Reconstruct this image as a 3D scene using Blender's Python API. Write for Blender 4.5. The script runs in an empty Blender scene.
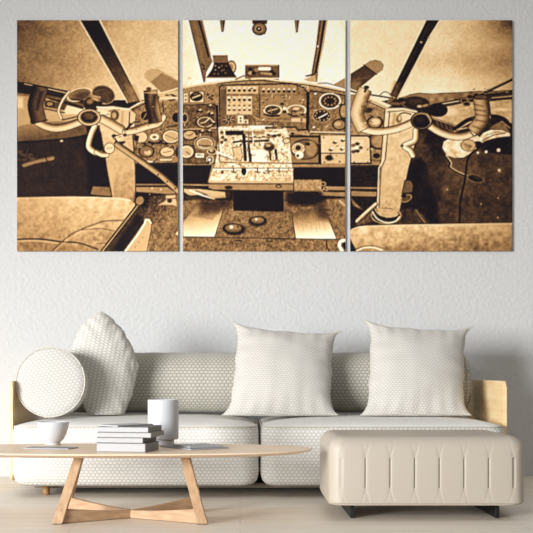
import bpy, bmesh, math, random
from mathutils import Vector, Matrix, noise
# ---- the sepia cockpit print, drawn as smooth shapes into an array -------
import numpy as np
PS = 1.6                                     # print samples per unit
PX0, PY0, PX1, PY1 = 16.0, 19.0, 514.0, 253.0
NW, NH = int((PX1-PX0)*PS)+1, int((PY1-PY0)*PS)+1
GX, GY = np.meshgrid(PX0+np.arange(NW)/PS, PY0+np.arange(NH)/PS)
A = np.zeros((NH, NW))
rng = np.random.RandomState(7)
def vnoise(cell, seed):
    r = np.random.RandomState(seed)
    gw, gh = int((PX1-PX0)/cell)+3, int((PY1-PY0)/cell)+3
    g = r.rand(gh, gw)
    x = (GX-PX0)/cell; y = (GY-PY0)/cell
    xi = x.astype(int); yi = y.astype(int); fx = x-xi; fy = y-yi
    fx = fx*fx*(3-2*fx); fy = fy*fy*(3-2*fy)
    return ((g[yi,xi]*(1-fx)+g[yi,xi+1]*fx)*(1-fy)+(g[yi+1,xi]*(1-fx)+g[yi+1,xi+1]*fx)*fy)-.5
N1, N2, N4, N12, N40 = vnoise(1.1,1), vnoise(2.3,2), vnoise(5,3), vnoise(13,4), vnoise(40,5)
O = dict(A=(15,18),B=(97,18),C=(15,80),D=(97,80),E=(15,168),F=(97,168),
         G=(180,18),H=(263,18),I=(180,80),J=(263,80),K=(180,168),L=(263,168),
         P=(347,18),Q=(430,18),R=(347,80),S=(430,80),T=(347,168),U=(430,168))
def tp(s):
    """'C 10,20 30,40 | D 5,6' -> points of the print"""
    out = []
    o = (0,0); k = 1
    for w in s.split():
        if w == '|': continue
        if w in O: o = O[w]; k = 6.27; continue
        if w == 'Z': o = (0,0); k = 1; continue
        a, b = w.split(','); out.append((o[0]+float(a)/k, o[1]+float(b)/k))
    return out
def win(pts, pad):
    xs = [p[0] for p in pts]; ys = [p[1] for p in pts]
    i0 = max(0, int((min(xs)-pad-PX0)*PS)); i1 = min(NW, int((max(xs)+pad-PX0)*PS)+2)
    j0 = max(0, int((min(ys)-pad-PY0)*PS)); j1 = min(NH, int((max(ys)+pad-PY0)*PS)+2)
    return (slice(j0, max(j0,j1)), slice(i0, max(i0,i1)))
def segd(X, Y, a, b):
    dx, dy = b[0]-a[0], b[1]-a[1]; L = dx*dx+dy*dy+1e-9
    t = np.clip(((X-a[0])*dx+(Y-a[1])*dy)/L, 0, 1)
    return np.hypot(X-a[0]-t*dx, Y-a[1]-t*dy), t
def blend(w, al, tone, op=1):
    A[w] = A[w]*(1-al*op)+tone*al*op
def tonef(tone, w):
    """tone is a number or (t0, t1, point0, point1) for a gradient"""
    if isinstance(tone, tuple):
        t0, t1, a, b = tone; dx, dy = b[0]-a[0], b[1]-a[1]
        t = np.clip(((GX[w]-a[0])*dx+(GY[w]-a[1])*dy)/(dx*dx+dy*dy), 0, 1)
        return t0+(t1-t0)*t
    return tone
def poly(s, tone, soft=.8, op=1, edge=None, ew=.8):
    p = tp(s) if isinstance(s, str) else s
    w = win(p, soft+1); X, Y = GX[w], GY[w]
    if X.size == 0: return
    d = np.full(X.shape, 1e9); ins = np.zeros(X.shape, bool)
    for a, b in zip(p, p[1:]+p[:1]):
        d = np.minimum(d, segd(X, Y, a, b)[0])
        if a[1] != b[1]:
            c = (a[1] > Y) != (b[1] > Y)
            ins ^= c & (X < (b[0]-a[0])*(Y-a[1])/(b[1]-a[1])+a[0])
    sd = np.where(ins, -d, d)
    blend(w, np.clip(.5-sd/soft, 0, 1), tonef(tone, w), op)
    if edge is not None: line(p+p[:1], ew, edge)
def smooth(p, n=6):
    q = []
    P_ = [p[0]]+p+[p[-1]]
    for i in range(1, len(P_)-2):
        a, b, c, d = [np.array(v) for v in P_[i-1:i+3]]
        for k in range(n):
            t = k/n
            q.append(tuple(.5*((2*b)+(-a+c)*t+(2*a-5*b+4*c-d)*t*t+(-a+3*b-3*c+d)*t**3)))
    return q+[p[-1]]
def line(s, wd, tone, soft=.7, op=1, curve=False):
    p = tp(s) if isinstance(s, str) else s
    if curve: p = smooth(p)
    w = win(p, wd+1); X, Y = GX[w], GY[w]
    if X.size == 0: return
    d = np.full(X.shape, 1e9)
    for a, b in zip(p, p[1:]): d = np.minimum(d, segd(X, Y, a, b)[0])
    blend(w, np.clip(.5-(d-wd/2)/soft, 0, 1), tonef(tone, w), op)
def tube(s, wd, lit, dark, lo=-.35, curve=True, edge=None, flat=False):
    """round bar: lit band off centre, dark rims"""
    p = tp(s) if isinstance(s, str) else s
    if curve: p = smooth(p)
    w = win(p, wd); X, Y = GX[w], GY[w]
    if X.size == 0: return
    d = np.full(X.shape, 1e9); side = np.zeros(X.shape)
    for a, b in zip(p, p[1:]):
        dd, t = segd(X, Y, a, b)
        dx, dy = b[0]-a[0], b[1]-a[1]; L = math.hypot(dx, dy)+1e-9
        sg = ((X-a[0])*dy-(Y-a[1])*dx)/L
        m = dd < d
        d = np.where(m, dd, d); side = np.where(m, sg, side)
    r = wd/2; q = np.clip(side/r, -1, 1)
    if flat:
        for a, b in ((p[0], p[1]), (p[-1], p[-2])):
            L = math.hypot(b[0]-a[0], b[1]-a[1])
            al_ = ((X-a[0])*(b[0]-a[0])+(Y-a[1])*(b[1]-a[1]))/L
            near = np.hypot(X-a[0], Y-a[1]) < r*1.6
            d = np.where(near & (al_ < 0), np.maximum(d, r-al_-.3), d)
    tone = dark+(lit-dark)*np.clip(1-((q-lo)/(1.15))**2, 0, 1)**1.2
    if edge is not None: blend(w, np.clip(.5-(d-r-.5)/.7, 0, 1), edge)
    blend(w, np.clip(.5-(d-r)/.7, 0, 1), tone)
def ell(s, rx, ry, tone, rim=None, rw=.8, rot=0, soft=.8, op=1, k=6.27):
    (cx, cy), = tp(s) if isinstance(s, str) else [s]
    rx /= k; ry /= k
    w = win([(cx-max(rx,ry), cy-max(rx,ry)), (cx+max(rx,ry), cy+max(rx,ry))], 3)
    c, sn = math.cos(math.radians(rot)), math.sin(math.radians(rot))
    X = (GX[w]-cx)*c+(GY[w]-cy)*sn; Y = -(GX[w]-cx)*sn+(GY[w]-cy)*c
    if X.size == 0: return
    q = np.hypot(X/rx, Y/ry); sd = (q-1)*min(rx, ry)
    if tone is not None: blend(w, np.clip(.5-sd/soft, 0, 1), tonef(tone, w), op)
    if rim is not None: blend(w, np.clip(.5-(np.abs(sd)-rw/2)/.6, 0, 1), rim)
def rect(s, tone, **k):
    (a, b), (c, d) = tp(s); poly([(a,b),(c,b),(c,d),(a,d)], tone, **k)
def dots(s, r, tone, hi=None):
    for p in tp(s):
        ell(p, r, r, tone, k=1)
        if hi is not None: ell((p[0]-.5, p[1]-.9), r*.6, r*.5, hi, k=1)
def pulp(s, amp, n=None):
    p = tp(s); w = win(p, 0)
    nn = (N1+N2*.8) if n is None else n
    A[w] += nn[w]*amp*.55

# ---------------- skies ----------------
xx = GX; yy = GY
sky = np.interp(xx, [16,60,100,140,179,182,200,265,340,350,400,440,480,514], [.40,.52,.62,.70,.78,.86,.93,.97,.95,.90,.88,.84,.74,.56])
sky += np.where(xx > 348, np.interp(yy, [19,45,60,72,80,95], [-.02,.0,-.10,-.02,.06,.08])*np.clip((xx-380)/60,0,1), 0)
sky += np.where(xx < 181, np.interp(yy, [19,50,75,95], [-.04,.02,.04,.10])*1.0, 0)
sky -= np.clip((xx-470)/44,0,1)*np.clip((45-yy)/26,0,1)*.28
sky -= np.clip((60-xx)/44,0,1)*np.clip((50-yy)/30,0,1)*.05
A[:] = sky + N12*.03 + N40*.07 + N4*.025 + N2*.04 + N1*.04

# ================= left panel =================
poly('Z 16,100 182,100 182,253 16,253', .07)
poly('C 15,90 440,165 440,260 15,300', .64)
rect('C 15,110 50,175', .88, soft=3)
poly('C 300,140 440,165 440,215 310,215', .86, soft=2)
poly('A 12,398 60,405 345,465 | C 430,150 430,185 300,150 190,110 15,95', .13)
line('A 50,404 345,462', 1.0, .06)
line('A 60,412 330,472', .9, .72)
line('C 15,88 110,100 190,125', 2.2, .45)
line('C 190,100 330,128 430,160', 2.4, .36)
poly('C 185,125 330,150 310,190 185,170', .30, soft=1.5)
ell('C 218,150', 26, 15, .5, rim=.06, rw=1.2)
line('C 185,180 310,205', 1.2, .15)
line('C 300,250 410,225', 1.4, .22)
# sill and dark side wall
poly('C 15,292 130,262 300,258 440,250 455,345 300,368 15,388', (.52,.34, (20,125), (24,142)), soft=1.5)
poly('C 15,385 300,368 460,340 533,340 | D 60,330 60,533 | Z 17,165', .05)
poly('Z 16,143 60,140 98,136 98,198 16,198', .17, soft=4)
poly('Z 84,136 107,136 112,199 90,199', .04, soft=6)
ell('C 292,382', 9, 6, .8)
tube('C 60,530 130,508 230,488', 5.2, .5, .18)
line('C 185,470 205,515', 1.0, .1)
for q in ((50,470),(75,450),(100,470),(60,500),(30,500),(110,495),(30,450)): ell('C %d,%d' % q, 16, 10, .04 if q[0]%2 else .3)
line('C 30,460 120,500', 1.2, .32); line('C 80,430 70,480', 1.0, .3)
line('C 280,335 60,380', 1, .28, op=.6)
# diagonal windscreen post
poly('A 412,15 | B 195,530 272,520 12,15 | A 520,15', (.05,.42,(95,40),(135,100)))
line('A 405,15 | B 190,530', 1.0, .86)
line('B 18,15 275,520', 1.6, .80)
line('B 8,15 262,522', .8, .12)
line('B -30,100 225,525', .8, .22, op=.5)
poly('B 180,420 235,420 270,520 205,530', .50, soft=6, op=.7)
# far propeller blade
poly('B 295,350 310,328 345,317 385,322 440,350 510,392 510,440 400,462 330,402 298,375', .62)
poly('B 338,400 405,345 510,398 510,440 400,465', .48)
# coaming and instrument panel
poly('D 205,185 260,150 330,118 420,80 512,50 512,525 230,525', .46)
line('D 200,182 260,148 330,118 420,80 512,50', 1.6, .82)
line('D 205,195 330,132 512,66', 1.0, .12)
poly('D 390,85 512,62 512,130 390,130', .70, soft=2)
for q in ((440,95),(470,93),(485,100),(480,125),(460,128)): ell('D %d,%d' % q, 12, 5, .12)
line('D 395,115 505,112', .9, .92)
pulp('D 230,130 512,525', .22)
ell('D 300,225', 28, 32, .12, rim=.55)
line('D 290,245 312,205', .8, .6)
ell('D 497,235', 28, 34, .12, rim=.5)
ell('D 275,358', 42, 36, .74, rim=.25)
poly('D 235,340 265,352 258,385 238,380', .15)
ell('D 360,358', 32, 22, .93, rim=.45); ell('D 360,358', 14, 10, .3, rim=.7)
ell('D 465,355', 56, 42, .66, rim=.2, rw=1); ell('D 465,355', 48, 35, None, rim=.85)
line('D 430,345 500,375', .7, .4)
ell('D 310,448', 46, 36, .42, rim=.15, rw=1.3); ell('D 318,455', 22, 16, .68)
ell('D 440,450', 46, 32, .74, rim=.3, rw=1.0); line('D 415,455 465,445', .8, .4)
ell('D 505,450', 14, 34, .2)
for q in ((330,390),(350,400),(380,395),(400,385),(430,400),(300,400)): ell('D %d,%d' % q, 12, 8, .12)
line('D 320,392 440,400', 1.4, .13)
line('D 300,510 345,512', 1.3, .9); line('D 400,500 465,500', 1.2, .88); line('D 355,515 380,495', .9, .2)
line('D 230,525 512,520', 1.2, .1)
line('D 440,295 505,285', 1.3, .2); line('D 410,150 420,200', 1.2, .2)
dots('D 480,420 505,305 402,310 250,400', .8, .15)
# yoke fans
ell('C 405,92', 78, 38, .42, rim=.78, rot=-14, rw=1)
ell('C 420,100', 50, 22, .3, rot=-14, soft=3)
line('C 350,120 440,130', 1.6, .15)
ell('D 40,92', 72, 56, .24, rim=.5, rot=18)
for k in range(5): line('D %d,%d %d,%d %d,%d' % (-20+k*4,75+k*11, 40,60+k*14, 95-k*4,85+k*13), .6, .36, curve=True)
ell('C 490,150', 62, 46, .12, rim=.3)
ell('C 470,135', 22, 16, .45, soft=2); ell('C 505,120', 30, 10, .6, rot=20, soft=1.5)
line('C 470,95 533,110', 1.8, .55)
line('C 340,72 305,120 278,175 275,200 292,240', 3.0, .25, curve=True)
line('C 340,72 303,120 277,175 275,205 290,240', 1.9, .84, curve=True)
# yoke, column and clips
poly('D 0,168 100,162 205,180 245,212 232,330 60,360 0,300', .74, edge=.25, ew=.6)
poly('D 20,290 222,325 | F 240,0 243,215 100,192 65,0', (.74,.55,(110,130),(120,200)))
line('D 222,325 | F 240,0 243,215', 1.0, .2)
line('D 15,290 | F 65,0 100,192', .9, .3)
line('D 205,200 200,310', 1.2, .3); line('D 0,170 205,183', 1.3, .92); line('D 160,200 155,300', 2, .6, soft=2)
ell('D 110,220', 28, 34, .28, soft=2); ell('D 108,222', 14, 20, .6, soft=1.5); ell('D 30,215', 50, 32, .86, soft=3)
pulp('D 20,290 | F 243,215', .10, N4+N2)
poly('C 533,285 515,285 505,420 533,440 | D 60,440 50,533 40,440 12,290', .07, soft=1.5)
poly('D 45,400 100,400 110,530 | F 100,190 65,0', .66, soft=1.5)
tube('C 145,266 200,292 260,302 330,290 425,255', 7.2, .84, .34, edge=.12)
tube('D 35,245 90,275 150,310', 8.5, .82, .4, edge=.2)
tube('D 180,325 240,315 310,292 380,272 412,235', 6.6, .84, .34, edge=.1)
line('D 175,330 210,275', 2.0, .12); line('D 195,300 230,265 265,262', 1.4, .12)
tube('C 158,45 146,95 128,160 150,262', 15.0, .36, .10, lo=.4, edge=.06, flat=True)
line('C 95,262 130,268 165,260 205,250', 1.2, .08)
line('C 165,80 150,130 140,180', 3, .16, soft=3, curve=True)
tube('D 336,68 342,140 366,265', 13.0, .60, .14, lo=.55, edge=.2, flat=True)
line('D 360,100 355,180 375,255', 5, .14, soft=5, op=.8, curve=True)
ell('D 325,55', 17, 11, .35); line('D 325,58 325,75', 2.6, .3)
line('D 298,80 380,80', 1.2, .78, op=.6)
line('D 150,350 100,352 130,395 170,390', 2.4, .16); line('D 110,360 160,345 185,320', 1.2, .85)
for q in ((105,350,.1),(120,395,.12),(150,405,.1),(135,370,.8),(160,360,.75),(100,380,.7),(175,345,.2)): ell('D %d,%d' % q[:2], 13, 10, q[2])
tube('C 500,292 478,340 462,415 500,452 540,460', 5.2, .92, .45, edge=.12)
tube('D -4,452 30,468 60,470', 4.5, .88, .4, edge=.15)
ell('D 78,428', 32, 34, .82, rim=.35); line('D 60,430 95,425', .8, .5)
ell('C 465,235', 72, 52, .72, rim=.2); ell('C 465,233', 56, 40, .14, rim=.5); ell('C 462,226', 34, 22, .3, soft=2)
# under the panel
poly('F 242,-10 512,-8 512,170 242,190', .04)
line('F 245,104 470,104', 1.2, .5)
poly('F 243,118 440,118 505,160 440,164 245,150', .52, edge=.15, ew=.6)
dots('F 345,128 400,135 330,165', .9, .75)
poly('F 0,115 80,118 92,178 0,172 | E 470,165 488,112', .44, edge=.1)
tube('D 130,408 220,470 300,525 | F 400,45 512,145', 5.6, .62, .25, curve=False, edge=.06)
dots('F 383,42 440,85 490,130', .8, .1)
poly('F 242,182 512,160 512,523 150,523', (.16,.44,(135,196),(160,225)), soft=2)
poly('F 242,165 330,165 290,300 242,240', .08, soft=6)
pulp('F 242,182 512,523', .26)
poly('F 432,172 490,170 500,240 470,230 385,232 430,205', .7, soft=1.5); ell('F 455,205', 16, 14, .2); line('F 430,195 495,190', 1, .3)
ell('F 268,205', 26, 30, .5, rim=.15, rot=35)
poly('F 512,390 490,415 512,425', .8)
# seat
poly('Z 16,198 70,197 | F 0,184 150,190 205,200 238,222 238,240 60,523 | E 0,523', (.74,.50,(60,198),(60,252)), soft=1)
A[win([(16,198),(132,253)],0)] += (N4*.10+N2*.10)[win([(16,198),(132,253)],0)]*(A[win([(16,198),(132,253)],0)] > .4)
line('Z 16,198 70,197 | F 0,185 150,191 210,203', 1.2, .92, op=.7)
line('E 12,448 150,445 290,462 400,470 520,510', 1.6, .22, curve=True); line('E 12,458 150,457 280,474', 1.2, .8, op=.7, curve=True)
line('E 232,520 295,460 380,400 520,345 | F 60,332 160,328', 1.2, .34, curve=True)
line('E 245,523 310,468 400,408 533,356', 1.0, .74, op=.6, curve=True)
line('E 420,388 533,380 | F 60,385 110,395', 1.0, .3, op=.7, curve=True); line('F 0,475 60,470', 1.2, .3, op=.6)
poly('F 240,235 275,235 290,262 290,312 160,523 20,523', .26, soft=1)
poly('F 250,290 288,312 160,523 90,523', .10, soft=4)
for a, b, t in ((268,45,.06),(256,34,.6),(243,22,.06)): line('F %d,237 %d,523' % (a, b), 1.0, t)
poly('F 165,523 240,420 290,345 298,318 325,318 342,340 340,385 312,523', .66, edge=.2, ew=.6)
line('F 178,523 250,428 300,350 305,325 325,325 338,345', 1.7, .93, curve=False)
line('F 150,523 235,405 285,335', 2.4, .12)
dots('F 262,465 240,495 285,435', .5, .35)

# ================= middle panel =================
poly('Z 182,88 | G 20,432 240,402 370,385 533,376 | H 0,385 120,395 300,410 515,452 | Z 347,253 182,253', .50)
pulp('Z 182,80 347,165', .16)
# posts
poly('G 55,12 140,12 190,235 205,270 165,340 158,402 148,402', .40)
line('G 58,12 150,400', 1.0, .20); line('G 118,12 180,240', 2.0, .12); line('G 138,12 192,240', 1.0, .5); line('G 90,12 150,300', 2.4, .46, op=.6, soft=1.5)
dots('G 150,300 148,318 140,290', 1.0, .15)
line('G 45,12 142,400', 1.0, .96, op=.6)
poly('H 350,12 405,12 380,170 350,300 340,402 300,395 306,330 330,190', .42)
line('H 362,12 338,180 310,340', 1.0, .2); line('H 385,12 358,200 330,340', 2.2, .14); line('H 402,12 345,330', .9, .66)
dots('H 343,178', .9, .9)
poly('H 262,362 330,345 325,360 275,368', .12)
poly('H 255,385 325,355 338,400 290,400', .62, soft=1.5)
# hanging clips and lamp
poly('G 250,12 284,12 274,86 260,88', .26); line('G 262,15 266,80', .8, .5)
poly('H 198,12 228,12 219,88 206,92', .28); line('H 208,15 212,80', .8, .5)
poly('G 452,12 533,12 533,38 455,38', .2); poly('H 0,12 28,12 24,38 0,38', .2)
ell('G 498,68', 42, 38, .40, rim=.16, rw=1.2); ell('G 495,68', 22, 20, .2, rim=.55); dots('G 495,66', .8, .75)
line('G 460,88 533,98 | H 10,85', 1.0, .3)
# standing instrument on the coaming
ell('G 322,308', 28, 38, .66, rim=.34, rw=1.2); ell('G 318,310', 14, 24, .5)
poly('G 165,374 200,322 212,290 206,236 297,236 302,275 330,332 356,372', .13)
poly('G 206,236 297,236 300,280 210,280', .40, soft=1.2)
line('G 206,237 297,237', .8, .2); line('G 165,374 356,374', 1.0, .55)
dots('G 222,300 222,325 245,310', .7, .6); dots('G 262,300 275,325 290,300 262,330 285,345 240,350 215,350', 1.0, .36)
rect('G 412,296 620,372', .34, edge=.16); line('G 412,298 612,298', 1.0, .6)
for q, t in (((440,322),.12),((440,345),.6),((462,345),.12),((480,325),.5),((590,350),.1),((575,335),.14)): ell('G %d,%d' % q, 13, 11, t)
line('G 500,318 560,318', 3.4, .92); line('G 510,345 570,352', 2.0, .55); line('G 412,378 615,385', 1.0, .1)
# coaming bands
line('G 20,436 130,418 240,404 370,388 533,380 | H 120,397 300,414 515,456', 1.8, .74, curve=True)
line('G 240,412 370,396 533,390 | H 0,392 120,404 300,424 515,466', 1.0, .18, curve=True)
line('G 350,385 400,362 440,385', 1.6, .45)
line('H 345,410 400,408 515,440', .9, .25); ell('H 260,436', 22, 10, .3, rim=.7, rot=12)
poly('H 440,418 512,376 515,378 515,440', .52)
ell('G 60,378', 12, 6, .7)
# upper left dial
rect('I 60,72 150,142', .76, edge=.3); ell('I 103,104', 40, 30, .10); line('I 80,112 125,95', 1.6, .66); line('I 85,90 110,85', .8, .5)
rect('I 24,85 48,140', .74); dots('I 36,100 36,125', .8, .2)
for q in ((175,92),(205,98),(200,120),(185,110)): ell('I %d,%d' % q, 9, 7, .22)
# left sub panel
poly('I 22,158 215,150 232,170 236,523 22,523', .36, edge=.14, ew=1); pulp('I 22,155 236,523', .2)
line('I 22,310 225,300', 1.0, .66); line('I 232,165 236,300', 2.4, .08)
ell('I 158,264', 56, 38, .55, rim=.14, rw=1.2); ell('I 158,264', 46, 30, .3, rim=.66); line('I 158,264 185,240', 1, .8); line('I 130,270 158,264', 1, .7)
ell('I 30,238', 18, 28, .15, rim=.6)
ell('I 60,345', 44, 30, .62, rim=.16, rw=1.2); line('I 60,350 80,335', .9, .3); line('I 40,340 60,350', .9, .4)
ell('I 155,396', 62, 42, .18, rim=.6); ell('I 155,398', 48, 32, .55, rim=.82); line('I 120,410 190,415', 1.4, .25)
ell('I 42,450', 50, 44, .55, rim=.16, rw=1.4); ell('I 40,450', 38, 32, .66, rim=.85); line('I 40,450 62,468', 1, .3)
rect('I 98,460 150,486', .86); dots('I 110,472 125,470 138,474', .7, .4)
for q in ((120,195),(195,215),(135,325),(180,322),(205,270),(185,165)): line('I %d,%d %d,%d' % (q[0]-14, q[1], q[0]+14, q[1]+4), 2.0, .10); ell('I %d,%d' % (q[0]+6,q[1]-8), 8, 6, .7)
dots('I 75,195 215,180 100,490', .7, .15)
# central sub panel
poly('I 248,42 262,32 700,22 780,50 795,75 800,310 740,312 725,295 250,298', .43, edge=.10, ew=1.2)
pulp('I 248,30 800,300', .2)
poly('I 250,60 290,58 290,285 252,288', .36, soft=2)
rect('I 292,38 490,86', .66); rect('I 292,100 452,216', .70); rect('I 508,35 730,88', .54)
for x in (308,340,372,404,436,468):
    ell('I %d,66' % x, 9, 8, .12); ell('I %d,50' % x, 6, 4, .9)
    if x < 450:
        ell('I %d,125' % x, 9, 8, .12); ell('I %d,110' % x, 6, 4, .9)
        ell('I %d,160' % x, 7, 5, .3); ell('I %d,188' % x, 9, 6, .26); ell('I %d,176' % x, 5, 4, .88)
for x in range(524, 730, 32):
    ell('I %d,72' % x, 9, 8, .13); ell('I %d,57' % x, 6, 4, .92)
rect('I 500,100 775,240', .50, soft=2)
line('I 455,225 500,250 790,262', 1, .66, op=.6); line('I 500,95 500,235', 1, .2)
ell('I 582,190', 54, 32, .24, rim=.76, rw=1.1); line('I 555,195 610,180', 1.2, .66); line('I 570,180 575,205', 1, .5)
ell('I 730,190', 58, 32, .46, rim=.8, rw=1.1); line('I 700,195 760,185', 1.2, .2); ell('I 730,180', 20, 10, .7)
line('I 530,215 570,225 620,222', 2.0, .1, curve=True); line('I 680,212 720,226 775,215', 2.0, .12, curve=True)
dots('I 522,140 525,175 545,120 650,110 655,130 750,130 770,150', 1.0, .25, .7)
ell('I 655,178', 14, 10, .86); ell('I 655,200', 14, 9, .2); ell('I 640,150', 12, 9, .2)
ell('I 305,250', 34, 24, .18, soft=2)
for k in range(8): line([(180+(305+12*math.cos(k*.785))/6.27, 80+(248+9*math.sin(k*.785))/6.27), (180+(305+32*math.cos(k*.785))/6.27, 80+(248+24*math.sin(k*.785))/6.27)], .8, .62)
rect('I 362,222 398,272', .84); rect('I 398,248 428,274', .80); dots('I 380,240 380,258 412,260', 1.0, .3)
rect('I 700,240 755,262', .72); rect('I 768,240 795,262', .66)
line('I 252,300 725,297 740,315 795,312', 1.4, .08)
# right sub panel
poly('J 288,78 300,68 515,95 515,338 300,334 284,318', .44, edge=.10, ew=1.3); pulp('J 288,78 515,335', .2)
line('J 296,326 515,330', 1.2, .74)
ell('J 420,132', 64, 48, .28, rim=.86, rw=1.2); ell('J 420,132', 50, 36, .16, rim=.3)
for k in range(10): ell((263+(420+36*math.cos(k*.63))/6.27, 80+(132+25*math.sin(k*.63))/6.27), 6, 5, .55)
ell('J 370,224', 56, 40, .16, rim=.55); line('J 350,238 400,212', 1.2, .9)
for k in range(10): ell((263+(370+42*math.cos(k*.63))/6.27, 80+(224+29*math.sin(k*.63))/6.27), 5, 4, .66)
ell('J 478,280', 40, 32, .5, rim=.14, rw=1.3); ell('J 470,276', 20, 14, .66)
ell('J 508,196', 28, 46, .55, rim=.1, rw=1.3)
dots('J 332,92', 1.9, .35, .95); dots('J 322,302', 1.9, .35, .95); dots('J 505,150 480,155', 1.1, .3, .8)
line('J 280,80 276,310', 2.2, .08)
# lower right instruments
rect('J 165,355 352,523', .46, edge=.06, ew=1.8)
ell('J 265,435', 85, 62, .36, rim=.18, rw=1.2); ell('J 300,430', 36, 50, .5, soft=2); ell('J 220,430', 38, 32, .62, rim=.8); ell('J 220,425', 18, 16, .18)
ell('J 228,470', 26, 24, .88, soft=1.2); ell('J 218,475', 9, 9, .2); ell('J 280,402', 16, 10, .1)
rect('J 362,350 515,456', .74); rect('J 362,462 515,523', .68); line('J 362,459 515,459', 1.0, .25); line('J 356,350 360,523', 2.0, .08)
for q in ((450,392),(500,380),(425,438),(495,435)): ell('J %d,%d' % q, 13, 9, .2); ell('J %d,%d' % (q[0]+6,q[1]-8), 8, 5, .95)
ell('J 415,488', 24, 18, .10, rim=.4); dots('J 385,515 480,512 380,360 460,475', .8, .3)
line('J 155,350 350,352', 1.6, .10); dots('J 185,335', 1.6, .15); line('J 165,320 285,345', 1.2, .6)
# throttle pedestal
poly('I 236,300 255,292 520,285 | J 0,285 145,300 165,350 180,523 | L 190,85 | K 180,82 | I 222,523 240,380', .78)
A[win([(212,126),(294,182)],0)] += (N2*.26+N4*.10+N1*.30-.02)[win([(212,126),(294,182)],0)]*(A[win([(212,126),(294,182)],0)] > .6)
line('I 238,302 250,520', .9, .3); line('I 245,302 400,306', 1.0, .95)
rect('I 285,318 400,346', .07); rect('I 405,320 530,340', .5, soft=1.5)
for q in ((262,328),(268,360),(262,390),(285,375)): ell('I %d,%d' % q, 11, 11, .35)
line('I 400,345 410,500', 3.2, .08); line('I 408,385 555,380', 2.2, .10); line('I 430,400 440,505', 2.4, .16); line('I 455,330 462,400', 1.2, .95); line('I 445,470 450,510', 3.2, .2)
line('I 415,360 600,358', 1.0, .35); line('I 430,330 430,380', 1.4, .4)
poly('I 325,425 380,418 392,470 385,505 320,500 340,470', .70, edge=.3, ew=.6)
line('I 335,390 390,382 380,410', 2.0, .25); line('I 345,400 385,395', 1.0, .9)
line('I 205,445 260,462 325,490', 2.2, .92); line('I 240,470 318,496', .8, .3)
ell('I 200,448', 28, 18, .16, rim=.7); ell('I 196,440', 12, 6, .7)
ell('I 188,500', 20, 22, .3, rim=.8); ell('I 185,500', 9, 9, .9); dots('I 175,520', 1.4, .15)
poly('I 450,440 540,440 545,520 450,520', .93, soft=1.5)
for q in ((590,350,.2),(560,345,.25),(620,345,.3),(610,330,.85),(575,335,.9)): ell('I %d,%d' % q[:2], 16, 9, q[2])
line('I 450,298 600,296', 3.4, .93); line('I 540,300 640,298', 2.4, .3); ell('I 590,298', 18, 11, .35); ell('I 620,300', 16, 9, .5); ell('I 545,300', 14, 9, .3)
ell('I 560,420', 34, 26, .20, rim=.5); ell('I 552,410', 18, 9, .62); line('I 562,445 568,500', 2.0, .3); line('I 600,440 606,495', 2.6, .14); line('I 575,505 620,505', 2.0, .55)
line('I 625,415 660,385', 1.6, .94); ell('I 668,382', 22, 16, .72, rim=.35); 
for k in range(6): ell('I %d,%d' % (415+k*28, 355+(k%2)*8), 7, 6, .3)
for k in range(5): line('I %d,395 %d,410' % (430+k*34, 436+k*34), 1.2, .42)
line('I 250,515 530,520 | J 20,520 178,522', 1.6, .50)
line('K 205,2 | L 185,2', 1.2, .45); line('K 207,8 | L 185,8', 1.0, .97)
dots('K 265,28', 1.5, .3); ell('K 400,20', 16, 26, .08); ell('K 400,-8', 14, 8, .6)
for x in (335, 485): line('K %d,0 %d,28' % (x, x+2), 1.2, .3); line('K %d,22 %d,26' % (x-14, x+14), 1.2, .35)
for x in (30, 100): line('L %d,0 %d,28' % (x, x+2), 1.2, .3); line('L %d,18 %d,22' % (x-14, x+14), 1.2, .4)
dots('L 130,45 160,10', .7, .45)
poly('K 180,80 190,100 | L 190,102 190,80', .66, soft=1.2); line('K 178,98 | L 190,100', 1.3, .18)
poly('K 188,104 | L 188,104 186,140 | K 330,140 215,135', .52)
line('K 215,138 | L 186,144', 1.2, .2); ell('K 305,122', 24, 12, .14); ell('L 98,115', 16, 9, .5, rim=.15)
ell('L 150,70', 60, 10, .6, soft=3, op=.5)
# shade under the panel, both sides
poly('Z 182,165 212,165 208,181 209,188 | K 225,140 330,142 330,205 22,205', .06)
poly('L 192,-5 515,-5 515,200 190,200', .06)
line('K 22,104 180,108', 1.4, .52); line('K 22,120 90,122', 1.0, .3)
poly('K 22,128 60,130 120,130 285,150 290,188 215,192 150,165 60,175 22,150', .66, edge=.2, ew=.7); line('K 60,140 130,168 215,194', 1.4, .88); line('K 100,142 170,168', 1.0, .3)
poly('K 25,165 70,172 200,200 60,205 30,190', .22, soft=1.5)
ell('K 300,165', 16, 20, .2)
rect('L 192,72 370,150', .56, edge=.12, ew=.8); pulp('L 192,72 370,150', .2)
line('L 185,160 230,188 290,190 350,170 385,150', 1.2, .66, curve=True); line('L 205,158 250,170 330,160', 1.6, .18, curve=True)
for q in ((378,100),(395,130),(385,145),(365,160)): ell('L %d,%d' % q, 15, 11, .16, rim=.6)
poly('L 395,120 515,122 515,140 395,136', .52); poly('L 365,150 515,152 515,178 365,172', .50); line('L 395,118 515,120', 1, .8, op=.6); line('L 380,145 515,147', 1, .1)
line('L 480,0 480,110', .8, .15)
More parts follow.
